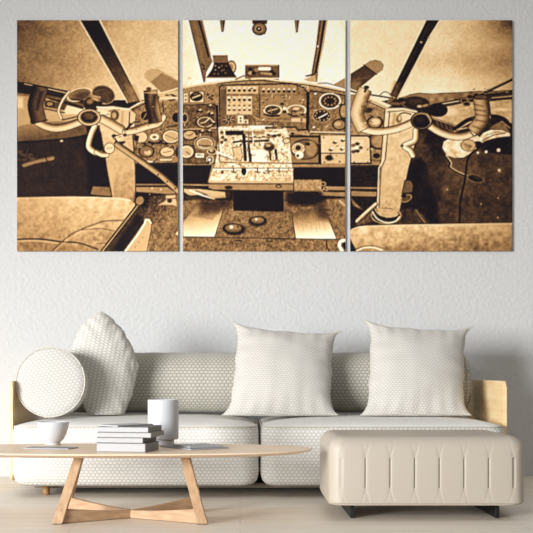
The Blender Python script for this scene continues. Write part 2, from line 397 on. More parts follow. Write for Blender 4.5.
# floor
poly('K 20,205 100,200 330,205 330,268 | L 130,275 150,200 515,190 515,523 | K 20,523', .42, soft=2)
pulp('K 20,205 533,523', .24); pulp('L 20,205 515,523', .24)
poly('K 330,140 | L 140,142 130,275 | K 335,268', .035, soft=1.2)
poly('L 128,150 150,150 140,270 130,275', .4, soft=1.2)
poly('L 150,150 360,150 390,200 330,235 160,230 140,200', .10, soft=5)
poly('K 22,338 98,245 150,205 272,262 218,430 22,430', (.42,.90,(200,205),(205,236)), soft=1)
poly('K 130,205 330,190 330,230 250,270 130,290', .20, soft=7, op=.9)
for k in range(9): line('K %d,%d %d,%d' % (80+k*10, 300-k*7, 200+k*9, 320-k*9), 1.4, .3, soft=2, op=.35)
for k in range(14):
    x = 188+k*15; line('L %d,275 %d,%d' % (x-4, x+6+k*1.5, 360+(k*37)%60), 1.0, .4, op=.3)
poly('L 182,290 240,262 378,240 462,445 205,445', (.38,.90,(305,212),(308,237)), soft=1)
poly('L 320,215 385,215 420,330 350,320', .22, soft=6, op=.7)
for k in range(12):
    x = 192+k*17; line('L %d,280 %d,%d' % (x, x+10, 340+(k*37)%60), 1.2, .38, op=.22, soft=1.5)
line('K 22,432 | L 460,448', 1.0, .22); line('L 0,444 200,447', .8, .2)
line('K 218,430 | K 272,262', .7, .25); line('L 180,285 205,445', .9, .25); line('L 380,240 462,445', .8, .3)
ell('K 342,390', 66, 32, .12, soft=2); ell('K 335,378', 60, 28, .36, rim=.10, rw=1.2); ell('K 332,372', 42, 16, .50, soft=2); ell('K 322,370', 10, 10, .88); dots('K 362,368', .9, .15)
ell('K 490,340', 52, 26, .14, soft=2); ell('K 487,328', 48, 23, .38, rim=.12, rw=1.2); ell('K 484,322', 32, 12, .52, soft=2); dots('K 478,322', 1.1, .85)
line('K 350,456 385,456', 1.2, .06); line('L 25,460 60,460', 1.1, .06)
line('L 398,455 402,495 415,520', 1.2, .14, curve=True)
line('L 520,455 490,458 478,485 495,518', 3.2, .92, curve=True); ell('L 515,485', 14, 22, .1)
poly('L 495,190 512,240 480,235', .45, soft=1.5); line('L 480,205 515,235', 1.6, .66)

# ================= right panel =================
poly('Z 348,108 | R 330,110 | S 533,60 533,533 | Z 514,253 348,253', .16)
poly('P 330,500 390,480 450,470 533,476 | Q 100,470 200,468 300,460 515,455 | S 515,120 0,160 | R 330,110', .46, soft=1)
line('P 390,482 450,471 533,476 | Q 100,470 200,467 300,460 515,456', .9, .34)
pulp('S 0,70 515,130', .25, N4)
poly('S 0,150 300,125 515,120 515,270 300,250 150,330 0,250', .66, soft=2); pulp('S 0,120 515,280', .18, N4+N2)
ell('S 455,185', 50, 10, .85, soft=2); ell('S 130,200', 45, 25, .8, soft=3)
# diagonal post
poly('P 500,12 | Q 58,12 0,105 | P 312,505 270,482', .10)
line('P 492,12 264,480', 1.0, .92, op=.6); line('Q 62,12 | P 318,505', 1.2, .80); line('P 520,25 290,480', 1.2, .2, op=.8)
dots('P 465,152 515,122', 1.1, .62)
poly('P 300,400 340,410 312,505 272,482', .36, soft=5, op=.8)
# propeller blade
poly('P 22,350 110,295 140,272 175,263 210,270 230,295 222,325 185,352 60,455 22,440', .27, soft=1)
poly('P 108,296 140,272 175,263 210,270 230,295 222,325 185,352', .50, soft=1); line('P 106,295 185,353', 1.2, .07)
line('P 25,405 60,385 140,370', 2.5, .4, soft=3, op=.6); poly('P 22,400 90,400 60,452 22,440', .42, soft=3)
# panel corner behind the left grip
poly('R 22,120 130,118 250,170 330,180 230,350 230,533 22,533', .50, soft=1); pulp('R 22,120 240,533', .2)
poly('R 140,100 280,160 240,180 120,130', .86)
poly('R 22,90 80,90 60,150 22,170', .5)
line('R 22,68 75,85', 1.6, .12); line('R 145,92 270,112 300,120', 1.6, .15); line('R 130,120 245,172', 1.4, .62); line('R 128,132 240,182', .9, .15)
line('R 205,98 230,75 262,82 290,115', 1.0, .3, curve=True)
poly('R 250,135 270,110 300,120 260,150', .4)
ell('R 130,190', 30, 16, .2, soft=1.5); ell('R 175,265', 46, 36, .5, rim=.12, rw=1.6); ell('R 178,262', 28, 20, .78, soft=1.5)
ell('R 200,380', 62, 52, .40, rim=.10, rw=1.8); ell('R 205,385', 46, 36, .55, rim=.5)
poly('R 22,350 130,350 145,365 150,523 22,523', .74, edge=.12, ew=1.6)
rect('R 25,375 105,460', .80); 
for q in ((65,400,.2),(40,410,.4),(85,425,.35),(65,445,.2),(40,450,.3),(60,425,.93)): ell('R %d,%d' % q[:2], 15, 11, q[2])
dots('R 130,435 45,515 130,515', .8, .25); ell('R 185,475', 26, 20, .12, rim=.5); line('R 145,500 215,505', 1, .2)
# side wall, dark well
poly('R 440,320 | S 80,400 330,440 515,450 | U 515,350 0,352 | T 300,352 330,250 385,0', .26, soft=2)
poly('T 380,-20 460,-60 | U 0,0 60,350 -80,350 | T 330,250', .045, soft=5)
poly('S 0,400 70,400 110,533 | U 60,200 0,100', .11, soft=6)
ell('U 150,40', 170, 110, .38, soft=14, op=.5)
poly('T 330,255 440,250 533,352 310,352', .22, soft=3); line('T 430,262 490,345', 1.2, .4); line('S 0,300 60,420', 1.2, .2)
A[win([(410,140),(513,224)],0)] += (N4*.05+N2*.04)[win([(410,140),(513,224)],0)]
poly('S 0,300 130,330 150,400 60,400 -40,400', .10, soft=3)
poly('S 10,240 155,290 150,325 20,270', .16); line('S 15,235 160,285', 1.2, .4)
for k in range(4): line('S %d,%d %d,%d' % (40+k*28, 255+k*10, 52+k*28, 290+k*8), .9, .34)
# rods and far clutter
tube('S -10,172 100,150 200,130 300,105 400,100 515,82', 4.6, .22, .05, edge=.3)
line('S 0,162 180,132', .9, .8); line('S 390,112 515,100', 1.0, .6); line('S 350,130 515,112', 2.2, .08)
line('S 345,78 515,-4', 3.0, .12); line('S 350,68 510,-10', .8, .6)
for q in ((215,130),(260,125),(230,150),(290,95),(330,95),(250,105)): ell('S %d,%d' % q, 22, 14, .10, rim=.45)
line('S 160,305 230,255 300,235 400,228 470,250 505,300', 4.2, .07, curve=True)
poly('S 380,240 450,245 490,290 440,300 380,270', .08, soft=1.5); line('S 400,300 450,260 500,300', 1.0, .55); line('S 200,300 260,270', 1.2, .2); line('S 170,310 300,290', 1.0, .7)
poly('S 375,300 420,270 470,270 500,330 480,340 400,320', .42, soft=1.5)
# gloves on the sill and dark seat shell behind
poly('S 325,445 360,395 420,365 515,360 515,468 420,462', .05, soft=1.5)
dots('S 430,440', 1.8, .85); dots('S 352,450', 1.4, .8); dots('S 300,456', 1.2, .8)
poly('S 75,425 85,385 120,365 220,370 300,345 380,310 450,312 500,330 505,352 420,362 340,385 290,440 210,488 150,490 105,475', .86, edge=.2, ew=.7)
A[win([(441,129),(511,159)],0)] += (N2*.22+N4*.2)[win([(441,129),(511,159)],0)]*(A[win([(441,129),(511,159)],0)] > .6)
ell('S 300,405', 32, 22, .06); ell('S 240,410', 46, 36, .66, rim=.34)
for k in range(7): line('S %d,%d %d,%d' % (205+k*5, 395+k*8, 262, 412+k), .5, .4)
line('S 330,380 400,345 470,335', 1.0, .35, curve=True); line('S 80,375 70,430', 1.2, .2)
line('S 350,345 420,325 480,330', .9, .5)
line('S 90,470 125,520 | U 120,-8 165,22 235,55', 1.8, .07, curve=True); line('S 100,470 135,520 | U 130,-8 172,20 235,48', .8, .74, curve=True)
line('S 345,400 265,455 235,500 | U 228,0 218,80 192,200 185,350', 2.0, .03, curve=True)
ell('U 285,66', 52, 22, .04, rim=.40, rot=14); ell('U 300,62', 30, 9, .22, rot=14, soft=1.5)
dots('U 110,140 322,230 430,193 428,315', 1.1, .35, .7); dots('U 436,18', 1.8, .5, .9); dots('S 490,410', .8, .2)
# column
poly('R 238,190 255,180 350,176 455,198 445,320 | T 385,0 325,300 185,282 200,0 | R 212,500', (.80,.62,(395,110),(392,215)))
line('R 455,315 | T 388,0 325,300', 1.2, .12); line('R 238,190 | R 212,500 | T 183,270', 1.0, .2)
line('R 252,190 228,500 | T 200,0 190,265', 1.0, .86); line('R 268,200 240,500 | T 215,0 200,270', .9, .2)
line('R 245,186 350,178 455,200', 1.0, .9); line('R 255,200 350,192 430,205', .8, .3)
pulp('R 240,190 | T 385,290', .12, N4+N2)
ell('R 370,235', 60, 38, .82, soft=2); ell('R 325,245', 18, 26, .4, soft=2); ell('R 330,240', 8, 14, .75)
line('R 330,215 360,205 400,215', 1.4, .3, curve=True)
line('R 300,215 290,280', 2, .55, soft=3)
# collar, rod, box
ell('T 245,298', 92, 50, .12, rim=.6); poly('T 180,-5 388,-5 330,292 295,312 245,316 195,295', (.64,.64,(0,0),(1,1)), op=0)
poly('T 190,250 322,260 318,300 250,312 192,288', .62)
line('T 168,262 190,295 245,322 300,318 328,295', 2.4, .08, curve=True); line('T 160,275 190,318 245,342 300,335 330,305', 1.2, .88, curve=True); line('T 175,255 200,290 250,306 300,302 322,290', 1.0, .66, curve=True)
poly('T 22,-5 190,-5 190,120 22,120', .12, soft=1.5); pulp('T 22,0 190,110', .08, N2)
line('T 25,124 188,126', 1.4, .5); poly('T 25,142 190,148 188,180 25,178', .50, edge=.1); line('T 25,190 180,186', 1.6, .1)
poly('T 25,195 185,190 160,260 60,330 25,370', .10, soft=2); poly('T 25,190 95,260 40,235', .5, soft=1.5); poly('T 60,330 150,280 150,340 60,362', .32, soft=2)
tube('T 180,228 120,280 65,332', 3.6, .8, .35, edge=.06)
poly('T 362,78 400,78 415,110 410,152 345,160', .36, edge=.08); ell('T 372,190', 34, 20, .3, rim=.5, rot=-25); ell('T 355,175', 16, 12, .06)
pulp('T 22,200 533,352', .12)
# fans, yoke
ell('R 435,145', 88, 44, .13, rim=.42, rot=4); ell('R 420,135', 60, 22, .22, soft=4)
ell('R 345,130', 26, 18, .10); line('R 270,145 330,150 360,140', 2.4, .35)
ell('S 48,188', 60, 42, .06, rim=.16); ell('R 470,180', 40, 26, .12); ell('R 455,165', 16, 8, .66); ell('R 490,160', 22, 8, .5, rot=-15)
tube('S -5,285 60,325 140,352 215,352 285,322', 6.8, .86, .38, edge=.12)
tube('S 316,100 330,190 328,250 275,325', 15.0, .66, .20, lo=-.3, edge=.14, flat=True)
for k, q in enumerate(((272,150,330,165),(278,185,345,195),(282,215,350,225),(285,250,350,262),(270,290,330,310))): line('S %d,%d %d,%d' % q, 1.2, .24, soft=2, op=.7)
line('S 255,330 275,350', 1.2, .2); ell('S 318,108', 46, 14, .34, rim=.14)
tube('R 100,305 170,322 250,318 330,300 405,268', 7.0, .90, .42, edge=.14)
tube('R 114,60 82,140 64,220 104,310', 13.0, .80, .34, lo=-.2, edge=.16, flat=True)
for q in ((125,110),(122,150),(112,185),(100,215),(105,250)): ell('R %d,%d' % q, 16, 12, .40, soft=3, op=.7)
ell('R 122,46', 17, 12, .15); line('R 118,55 112,72', 2.4, .25)
poly('R 330,290 405,262 410,290 340,320', .84, soft=1.5)
tube('R 432,318 425,380 362,412 395,440 412,470', 5.4, .92, .42, edge=.15); ell('R 345,412', 10, 9, .2)
ell('R 468,255', 66, 54, .50, rim=.12, rw=1.2); ell('R 466,258', 56, 44, .05); ell('R 458,248', 30, 20, .16, soft=3); line('R 500,215 525,260', 1.4, .66, op=.7)
# seat
poly('T 15,392 60,370 120,362 300,357 533,354 | U 515,346 515,523 | T 15,523', (.72,.46,(430,226),(432,252)), soft=1)
A[win([(350,226),(513,253)],0)] += (N4*.14+N2*.12)[win([(350,226),(513,253)],0)]
line('T 30,385 80,368 300,359 533,356 | U 515,348', 1.0, .85, op=.7)
poly('T 20,440 62,523 20,523', .12); line('T 60,520 110,500 170,500 220,515', 1.4, .88, curve=True); line('T 60,510 110,490 180,490 240,510', .9, .4, curve=True)
A[win([(470,224),(514,253)],0)] -= .0

rg = np.random.RandomState(3)
for (x0, y0, x1, y1, n) in ((184,106,214,163,26),(222,86,305,124,40),(310,92,345,132,16),(136,100,178,160,26),(290,138,346,162,16),(216,130,290,176,60),(352,100,380,160,16),(85,95,120,118,10),(462,88,510,128,16)):
    for _ in range(n):
        x = rg.uniform(x0, x1); y = rg.uniform(y0, y1); a = rg.choice([0, 0, 1.57, .5, -.5]); L = rg.uniform(.8, 3)
        line([(x, y), (x+L*math.cos(a), y+L*math.sin(a)*.8)], rg.uniform(.4, .9), rg.choice([.08, .15, .25, .8, .92]), op=.75)
for _ in range(70):
    x = rg.uniform(20, 510); y = rg.uniform(168, 222)
# ---- overall grit, local contrast and edge fall-off of the old photograph
B = A.copy()
for _ in range(3):
    B = (B+np.roll(B,2,0)+np.roll(B,-2,0)+np.roll(B,2,1)+np.roll(B,-2,1))/5
A += (A-B)*.30
A += (N1*.10+N2*.055+N4*.05+N12*.06)*np.clip(1.1-A, .25, .8)
xm = (xx-265)/250.0; ym = (yy-136)/117.0
hi_ = np.where(xx < 181, .88, np.where(xx < 348, .97, .90))
k_ = np.clip((A-.62)/.38, 0, 1.3); A = np.where(A > .62, .62+(hi_-.62)*k_, A)
A = A-.035*np.sin(2*math.pi*np.clip(A, 0, 1))
A *= 1-.16*np.clip(np.abs(xm)-.72,0,1)/.28*np.clip(.4+np.abs(ym),0,1)
A = np.clip(A, 0, 1)
RT = [0,.08,.16,.28,.42,.56,.70,.82,.92,1]
RC = np.array([(12,6,14),(22,14,18),(42,27,22),(84,57,36),(132,97,59),(172,132,86),(210,172,120),(236,209,165),(248,232,204),(253,247,234)])/255.0
PR = np.stack([np.interp(A, RT, RC[:,c]) for c in range(3)], -1)
INK = 1.16
SPREAD = 56
WORLD = .36
KEY = ((-6.4, -1.5, 1.5), (.5, 6.9, -.25), 4.2, 2.6, 171, (.99, .995, 1.0))

# =====================================================================
#                        helpers and materials
# =====================================================================
scene = bpy.context.scene
C = scene.collection
H = .65; F = 1117.0; CX = 240.0; CY = 372.0
WALL = 6.95
def lin(c):
    return tuple((v/255/12.92) if v/255 <= .04045 else ((v/255+.055)/1.055)**2.4 for v in c)+(1,)
def mat(name, col, rough=.6, spec=.5):
    m = bpy.data.materials.new(name); m.use_nodes = True
    b = m.node_tree.nodes['Principled BSDF']
    b.inputs['Base Color'].default_value = lin(col); b.inputs['Roughness'].default_value = rough
    b.inputs['Specular IOR Level'].default_value = spec
    return m
def nd(m, t, **k):
    n = m.node_tree.nodes.new(t)
    for a, v in k.items(): setattr(n, a, v)
    return n
def lk(m, a, b): m.node_tree.links.new(a, b)
def math_(m, op, a, b=None):
    n = nd(m, 'ShaderNodeMath', operation=op)
    for i, v in enumerate((a, b)):
        if v is None: continue
        if isinstance(v, (int, float)): n.inputs[i].default_value = v
        else: lk(m, v, n.inputs[i])
    return n.outputs[0]
def noise_bump(m, scale, strength, dist=.01, detail=4, coord='Object', stretch=(1,1,1), extra=None):
    b = m.node_tree.nodes['Principled BSDF']
    tc = nd(m, 'ShaderNodeTexCoord'); mp = nd(m, 'ShaderNodeMapping'); mp.inputs['Scale'].default_value = stretch
    n = nd(m, 'ShaderNodeTexNoise'); n.inputs['Scale'].default_value = scale; n.inputs['Detail'].default_value = detail
    bp = nd(m, 'ShaderNodeBump'); bp.inputs['Strength'].default_value = strength; bp.inputs['Distance'].default_value = dist
    lk(m, tc.outputs[coord], mp.inputs[0]); lk(m, mp.outputs[0], n.inputs['Vector']); lk(m, n.outputs['Fac'], bp.inputs['Height'])
    lk(m, bp.outputs[0], b.inputs['Normal'])
    return n, bp
def ramp(m, fac, stops, target=None):
    r = nd(m, 'ShaderNodeValToRGB'); e = r.color_ramp.elements
    while len(e) < len(stops): e.new(.5)
    for k, (p, c) in enumerate(stops): e[k].position = p; e[k].color = lin(c)
    lk(m, fac, r.inputs[0])
    if target is not None: lk(m, r.outputs[0], target)
    return r.outputs[0]

# plaster wall
m_wall = mat('plaster_wall', (200,200,199), .85, .2)
n_, bp_ = noise_bump(m_wall, 40, .6, .009, 3)
# pale oak flooring: long boards running along the wall
m_floor = mat('pale_oak_boards', (214,200,182), .42, .4)
def boards(m):
    b = m.node_tree.nodes['Principled BSDF']
    tc = nd(m, 'ShaderNodeTexCoord')
    br = nd(m, 'ShaderNodeTexBrick'); br.offset = .37
    br.inputs['Scale'].default_value = 1; br.inputs['Brick Width'].default_value = 1.9; br.inputs['Row Height'].default_value = .19
    br.inputs['Mortar Size'].default_value = .0018; br.inputs['Mortar Smooth'].default_value = .3
    br.inputs['Color1'].default_value = lin((243,236,225)); br.inputs['Color2'].default_value = lin((236,228,215)); br.inputs['Mortar'].default_value = lin((205,190,172))
    lk(m, tc.outputs['Object'], br.inputs['Vector'])
    mp = nd(m, 'ShaderNodeMapping'); mp.inputs['Scale'].default_value = (1.3, 22, 1)
    n = nd(m, 'ShaderNodeTexNoise'); n.inputs['Scale'].default_value = 1.6; n.inputs['Detail'].default_value = 6
    lk(m, tc.outputs['Object'], mp.inputs[0]); lk(m, mp.outputs[0], n.inputs['Vector'])
    c2 = ramp(m, n.outputs['Fac'], [(.25,(205,194,182)), (.5,(235,230,223)), (.75,(248,245,240))])
    mx = nd(m, 'ShaderNodeMix', data_type='RGBA', blend_type='MULTIPLY'); mx.inputs[0].default_value = .55
    lk(m, br.outputs['Color'], mx.inputs[6]); lk(m, c2, mx.inputs[7]); lk(m, mx.outputs[2], b.inputs['Base Color'])
boards(m_floor)

def weave(name, lo, hi, a=.0225, b=.032, bump=.5):
    """jacquard fabric: staggered raised pale dots on a darker ground, UV in metres"""
    m = mat(name, hi, .95, .12)
    bs = m.node_tree.nodes['Principled BSDF']
    uv = nd(m, 'ShaderNodeUVMap'); sp = nd(m, 'ShaderNodeSeparateXYZ'); lk(m, uv.outputs[0], sp.inputs[0])
    rr = math_(m, 'MULTIPLY', sp.outputs[1], 2/b)
    kk = math_(m, 'FLOOR', rr)
    fu = math_(m, 'SUBTRACT', math_(m, 'FRACT', math_(m, 'ADD', math_(m, 'MULTIPLY', sp.outputs[0], 1/a), math_(m, 'MULTIPLY', kk, .5))), .5)
    fv = math_(m, 'MULTIPLY', math_(m, 'SUBTRACT', math_(m, 'FRACT', rr), .5), .92)
    dd = math_(m, 'SQRT', math_(m, 'ADD', math_(m, 'MULTIPLY', fu, fu), math_(m, 'MULTIPLY', fv, fv)))
    g = math_(m, 'SUBTRACT', 1.1, math_(m, 'MULTIPLY', dd, 1.6))
    no = nd(m, 'ShaderNodeTexNoise'); no.inputs['Scale'].default_value = 900; lk(m, uv.outputs[0], no.inputs['Vector'])
    g2 = math_(m, 'ADD', g, math_(m, 'MULTIPLY', math_(m, 'SUBTRACT', no.outputs['Fac'], .5), .25))
    ramp(m, g2, [(.30,lo), (.66,hi)], bs.inputs['Base Color'])
    bp = nd(m, 'ShaderNodeBump'); bp.inputs['Strength'].default_value = bump; bp.inputs['Distance'].default_value = .003
    lk(m, g2, bp.inputs['Height']); lk(m, bp.outputs[0], bs.inputs['Normal'])
    bs.inputs['Sheen Weight'].default_value = .15
    return m
m_seat = weave('seat_weave', (192,189,181), (227,224,219))
m_seattop = mat('seat_top_cloth', (224,222,217), .95, .1); noise_bump(m_seattop, 700, .3, .002)
m_bolster = weave('bolster_weave', (150,146,135), (190,186,175), .0235, .038, .7)
m_pillow = weave('pillow_weave', (180,175,167), (205,201,194), .018, .023, .35)
m_pillow_big = weave('pillow_weave_large', (184,180,171), (213,210,202), .023, .030, .4)
m_round = weave('round_cushion_weave', (178,175,168), (200,198,193), .023, .030, .35)
m_piping = mat('cushion_piping', (196,192,180), .9, .1)
m_piping_dark = mat('cushion_piping_grey', (138,134,124), .9, .1)

def wood(name, c0, c1, stretch, scale=3, rough=.45):
    m = mat(name, c0, rough, .4)
    b = m.node_tree.nodes['Principled BSDF']
    n, bp = noise_bump(m, scale, .05, .002, 8, 'Object', stretch)
    ramp(m, n.outputs['Fac'], [(.3,c0), (.7,c1)], b.inputs['Base Color'])
    return m
m_top = wood('light_oak_top', (234,204,172), (243,219,191), (1.2,16,16), 3, .38)
m_leg = wood('light_oak_legs', (160,127,94), (188,156,122), (18,18,2.2), 3, .5)
m_stretch = wood('light_oak_stretchers', (160,127,95), (188,156,123), (2.5,8,26), 3, .5)
m_pine = wood('yellow_pine_panel', (226,190,134), (246,222,176), (2,1.1,13), 2.2, .38)
m_foot = wood('brown_wood_feet', (128,92,54), (150,112,70), (6,6,1), 3, .5)
m_frame = mat('taupe_sofa_base', (122,108,94), .6)
m_leather = mat('cream_leather', (179,169,155), .5, .4); noise_bump(m_leather, 260, .12, .002, 3)
m_black = mat('black_metal', (9,9,9), .5)
m_ceramic = mat('white_ceramic', (196,197,200), .4, .4)
m_canvas_side = mat('canvas_wrap_edge', (188,184,178), .85, .1)
m_pages = mat('white_book_pages', (178,178,178), .8, .2); noise_bump(m_pages, 60, .4, .002, 2, 'Object', (.3,.3,14))
m_cover = [mat('grey_book_cover_a', (128,126,126), .6), mat('grey_book_cover_b', (104,101,99), .6), mat('grey_book_cover_c', (135,132,130), .6), mat('grey_book_cover_d', (116,112,110), .6)]
m_mag = mat('grey_magazine_cover', (134,133,136), .45); m_mag2 = mat('pale_magazine_cover', (176,176,178), .45)
m_pad = mat('dark_floor_pad', (50,36,26), .8)

def link(name, me, m, parent=None, smooth=True):
    o = bpy.data.objects.new(name, me); C.objects.link(o)
    if m is not None: me.materials.append(m)
    if smooth:
        for p in me.polygons: p.use_smooth = True
    if parent: o.parent = parent
    return o
def from_bm(name, bm, m, parent=None, smooth=True):
    bmesh.ops.recalc_face_normals(bm, faces=bm.faces)
    me = bpy.data.meshes.new(name); bm.to_mesh(me); bm.free()
    return link(name, me, m, parent, smooth)
def thing(name, label, cat, loc=(0,0,0), rz=0, group=None):
    o = bpy.data.objects.new(name, None); C.objects.link(o); o.empty_display_size = .1
    o.location = loc; o.rotation_euler = (0,0,rz); tag(o, label, cat, group); return o
def tag(o, label, cat, group=None):
    o['label'] = label; o['category'] = cat
    if group: o['group'] = group
    return o
def struct(o): o['kind'] = 'structure'; return o
def hull_verts(bm, pts_top, pts_bot):
    a = [bm.verts.new(p) for p in pts_top]; b = [bm.verts.new(p) for p in pts_bot]
    bm.faces.new(a); bm.faces.new(b[::-1]); n = len(a)
    for i in range(n): bm.faces.new((a[i], b[i], b[(i+1)%n], a[(i+1)%n]))
def box(name, x0, x1, y0, y1, z0, z1, m, parent=None, bevel=0, seg=2):
    bm = bmesh.new()
    hull_verts(bm, [(x0,y0,z1),(x1,y0,z1),(x1,y1,z1),(x0,y1,z1)], [(x0,y0,z0),(x1,y0,z0),(x1,y1,z0),(x0,y1,z0)])
    if bevel: bmesh.ops.bevel(bm, geom=bm.edges[:], offset=bevel, segments=seg, profile=.5, affect='EDGES')
    return from_bm(name, bm, m, parent, smooth=False)
def set_uv(o, fn):
    me = o.data; uv = me.uv_layers.new(name='UVMap')
    for p in me.polygons:
        n = p.normal
        for li in p.loop_indices:
            uv.data[li].uv = fn(me.vertices[me.loops[li].vertex_index].co, n)
def uv_box(co, n):
    ax, ay, az = abs(n.x), abs(n.y), abs(n.z)
    if az > ax and az > ay*1.3: return (co.x, co.y)
    return (co.x, co.z) if ay*1.2 >= ax else (co.y, co.z)
def rring(hx, hy, r, n=10, ns=1, nl=1):
    """rounded rectangle outline; ns / nl samples on long / short straights"""
    pts = []
    r = max(1e-4, min(r, hx, hy))
    corners = [(-hx+r,-hy+r,180), (hx-r,-hy+r,270), (hx-r,hy-r,0), (-hx+r,hy-r,90)]
    for k, (cx, cy, a0) in enumerate(corners):
        for i in range(n+1):
            a = math.radians(a0+90*i/n); pts.append((cx+r*math.cos(a), cy+r*math.sin(a)))
        nx = corners[(k+1)%4]; a = math.radians(a0+90)
        p = pts[-1]; q = (nx[0]+r*math.cos(math.radians(nx[2])), nx[1]+r*math.sin(math.radians(nx[2])))
        cnt = ns if k % 2 == 0 else nl
        for i in range(1, cnt): pts.append((p[0]+(q[0]-p[0])*i/cnt, p[1]+(q[1]-p[1])*i/cnt))
    return pts
def loft(name, hx, hy, r, layers, m, parent=None, n=10, ns=1, nl=1, disp=None, close=True):
    bm = bmesh.new(); rings = []
    for ins, z in layers:
        rr = rring(hx-ins, hy-ins, r-ins*.6 if r-ins*.6 > .004 else .004, n, ns, nl)
        ring = []
        for x, y in rr:
            p = Vector((x, y, z))
            if disp: p = disp(p, ins)
            ring.append(bm.verts.new(p))
        rings.append(ring)
    for a, b in zip(rings, rings[1:]):
        for i in range(len(a)): bm.faces.new((a[i], a[(i+1)%len(a)], b[(i+1)%len(a)], b[i]))
    if close: bm.faces.new(rings[0][::-1]); bm.faces.new(rings[-1])
    return from_bm(name, bm, m, parent)
def tube_mesh(name, pts, r, m, parent=None, n=8, closed=False):
    bm = bmesh.new(); rings = []; N = len(pts)
    for i, p in enumerate(pts):
        p = Vector(p); a = Vector(pts[i-1] if (i > 0 or closed) else p); b = Vector(pts[(i+1)%N] if (i < N-1 or closed) else p)
        t = (b-a).normalized(); up = Vector((0,0,1)) if abs(t.z) < .9 else Vector((0,1,0))
        u = t.cross(up).normalized(); v = t.cross(u)
        rings.append([bm.verts.new(p+r*(u*math.cos(2*math.pi*k/n)+v*math.sin(2*math.pi*k/n))) for k in range(n)])
    pr = list(zip(rings, rings[1:]+rings[:1])) if closed else list(zip(rings, rings[1:]))
    for a, b in pr:
        for k in range(n): bm.faces.new((a[k], a[(k+1)%n], b[(k+1)%n], b[k]))
    if not closed: bm.faces.new(rings[0]); bm.faces.new(rings[-1])
    return from_bm(name, bm, m, parent)
def lathe(name, prof, m, parent=None, n=64, loc=(0,0,0)):
    bm = bmesh.new(); rings = []
    for r, z in prof:
        if r < 1e-6: rings.append([bm.verts.new((0,0,z))])
        else: rings.append([bm.verts.new((r*math.cos(2*math.pi*k/n), r*math.sin(2*math.pi*k/n), z)) for k in range(n)])
    for a, b in zip(rings, rings[1:]):
        for k in range(n):
            k2 = (k+1)%n
            if len(a) == 1: bm.faces.new((a[0], b[k], b[k2]))
            elif len(b) == 1: bm.faces.new((a[k], a[k2], b[0]))
            else: bm.faces.new((a[k], a[k2], b[k2], b[k]))
    o = from_bm(name, bm, m, parent); o.location = loc
    return o

# =====================================================================
#                              setting
# =====================================================================
struct(box('floor', -6, 6, -.5, WALL, -.05, 0, m_floor))
struct(box('wall_back', -6, 6, WALL, WALL+.12, -.05, 3.6, m_wall))

# =====================================================================
#                      three-panel canvas print
# =====================================================================
FY = WALL-.018
m_print = mat('printed_picture', (200,160,110), .75, .15)
at = nd(m_print, 'ShaderNodeVertexColor'); at.layer_name = 'print'
lk(m_print, at.outputs['Color'], m_print.node_tree.nodes['Principled BSDF'].inputs['Base Color'])
PRL = np.where(PR <= .04045, PR/12.92, ((PR+.055)/1.055)**2.4)
# white ink is only as bright as the canvas below it
PRL = np.minimum(PRL*INK, .93)
def px_x(px, y): return (px-CX)*y/F
def px_z(py, y): return H-(py-CY)*y/F
labels = ['left canvas panel: sepia cockpit window post, control yoke and left seat',
          'middle canvas panel: sepia cockpit instrument panel and throttle pedestal over the floor',
          'right canvas panel: sepia control yoke, microphone cord and riveted side wall']
for (a, b), lab in zip(((17,177.9),(182.8,345.4),(350.2,512.4)), labels):
    x0, x1 = px_x(a, FY), px_x(b, FY); z0, z1 = px_z(251.3, FY), px_z(20.2, FY)
    t = thing('canvas_print', lab, 'canvas print', ((x0+x1)/2, WALL, z0), 0, 'three part cockpit canvas print')
    ox, oy, oz = t.location
    box('stretched_canvas', x0-ox, x1-ox, FY+.001-oy, -.0005, 0, z1-oz, m_canvas_side, t, bevel=.002)
    nx, nz = int((b-a)*PS)+1, int((251.3-20.2)*PS)+1
    ux = np.linspace(a, b, nx); uz = np.linspace(20.2, 251.3, nz)
    UX, UZ = np.meshgrid(ux, uz)
    fx = np.clip((UX-PX0)*PS, 0, NW-1.001); fz = np.clip((UZ-PY0)*PS, 0, NH-1.001)
    ix, iz = fx.astype(int), fz.astype(int); fx = (fx-ix)[...,None]; fz = (fz-iz)[...,None]
    col = (PRL[iz,ix]*(1-fx)+PRL[iz,ix+1]*fx)*(1-fz)+(PRL[iz+1,ix]*(1-fx)+PRL[iz+1,ix+1]*fx)*fz
    co = np.zeros((nz, nx, 3)); co[...,0] = (UX-CX)*FY/F-ox; co[...,1] = FY-oy; co[...,2] = H-(UZ-CY)*FY/F-oz
    idx = np.arange(nx*nz).reshape(nz, nx)
    q = np.stack([idx[1:,:-1], idx[1:,1:], idx[:-1,1:], idx[:-1,:-1]], -1).reshape(-1, 4)
    me = bpy.data.meshes.new('printed_picture')
    me.vertices.add(nx*nz); me.vertices.foreach_set('co', co.reshape(-1).astype(np.float32))
    me.loops.add(q.size); me.loops.foreach_set('vertex_index', q.reshape(-1).astype(np.int32))
    me.polygons.add(len(q)); me.polygons.foreach_set('loop_start', (np.arange(len(q))*4).astype(np.int32))
    me.update(calc_edges=True); me.validate()
    ca = me.color_attributes.new('print', 'FLOAT_COLOR', 'POINT')
    rgba = np.ones((nx*nz, 4), np.float32); rgba[:,:3] = col.reshape(-1, 3)
    ca.data.foreach_set('color', rgba.reshape(-1))
    link('printed_picture', me, m_print, t, smooth=False)

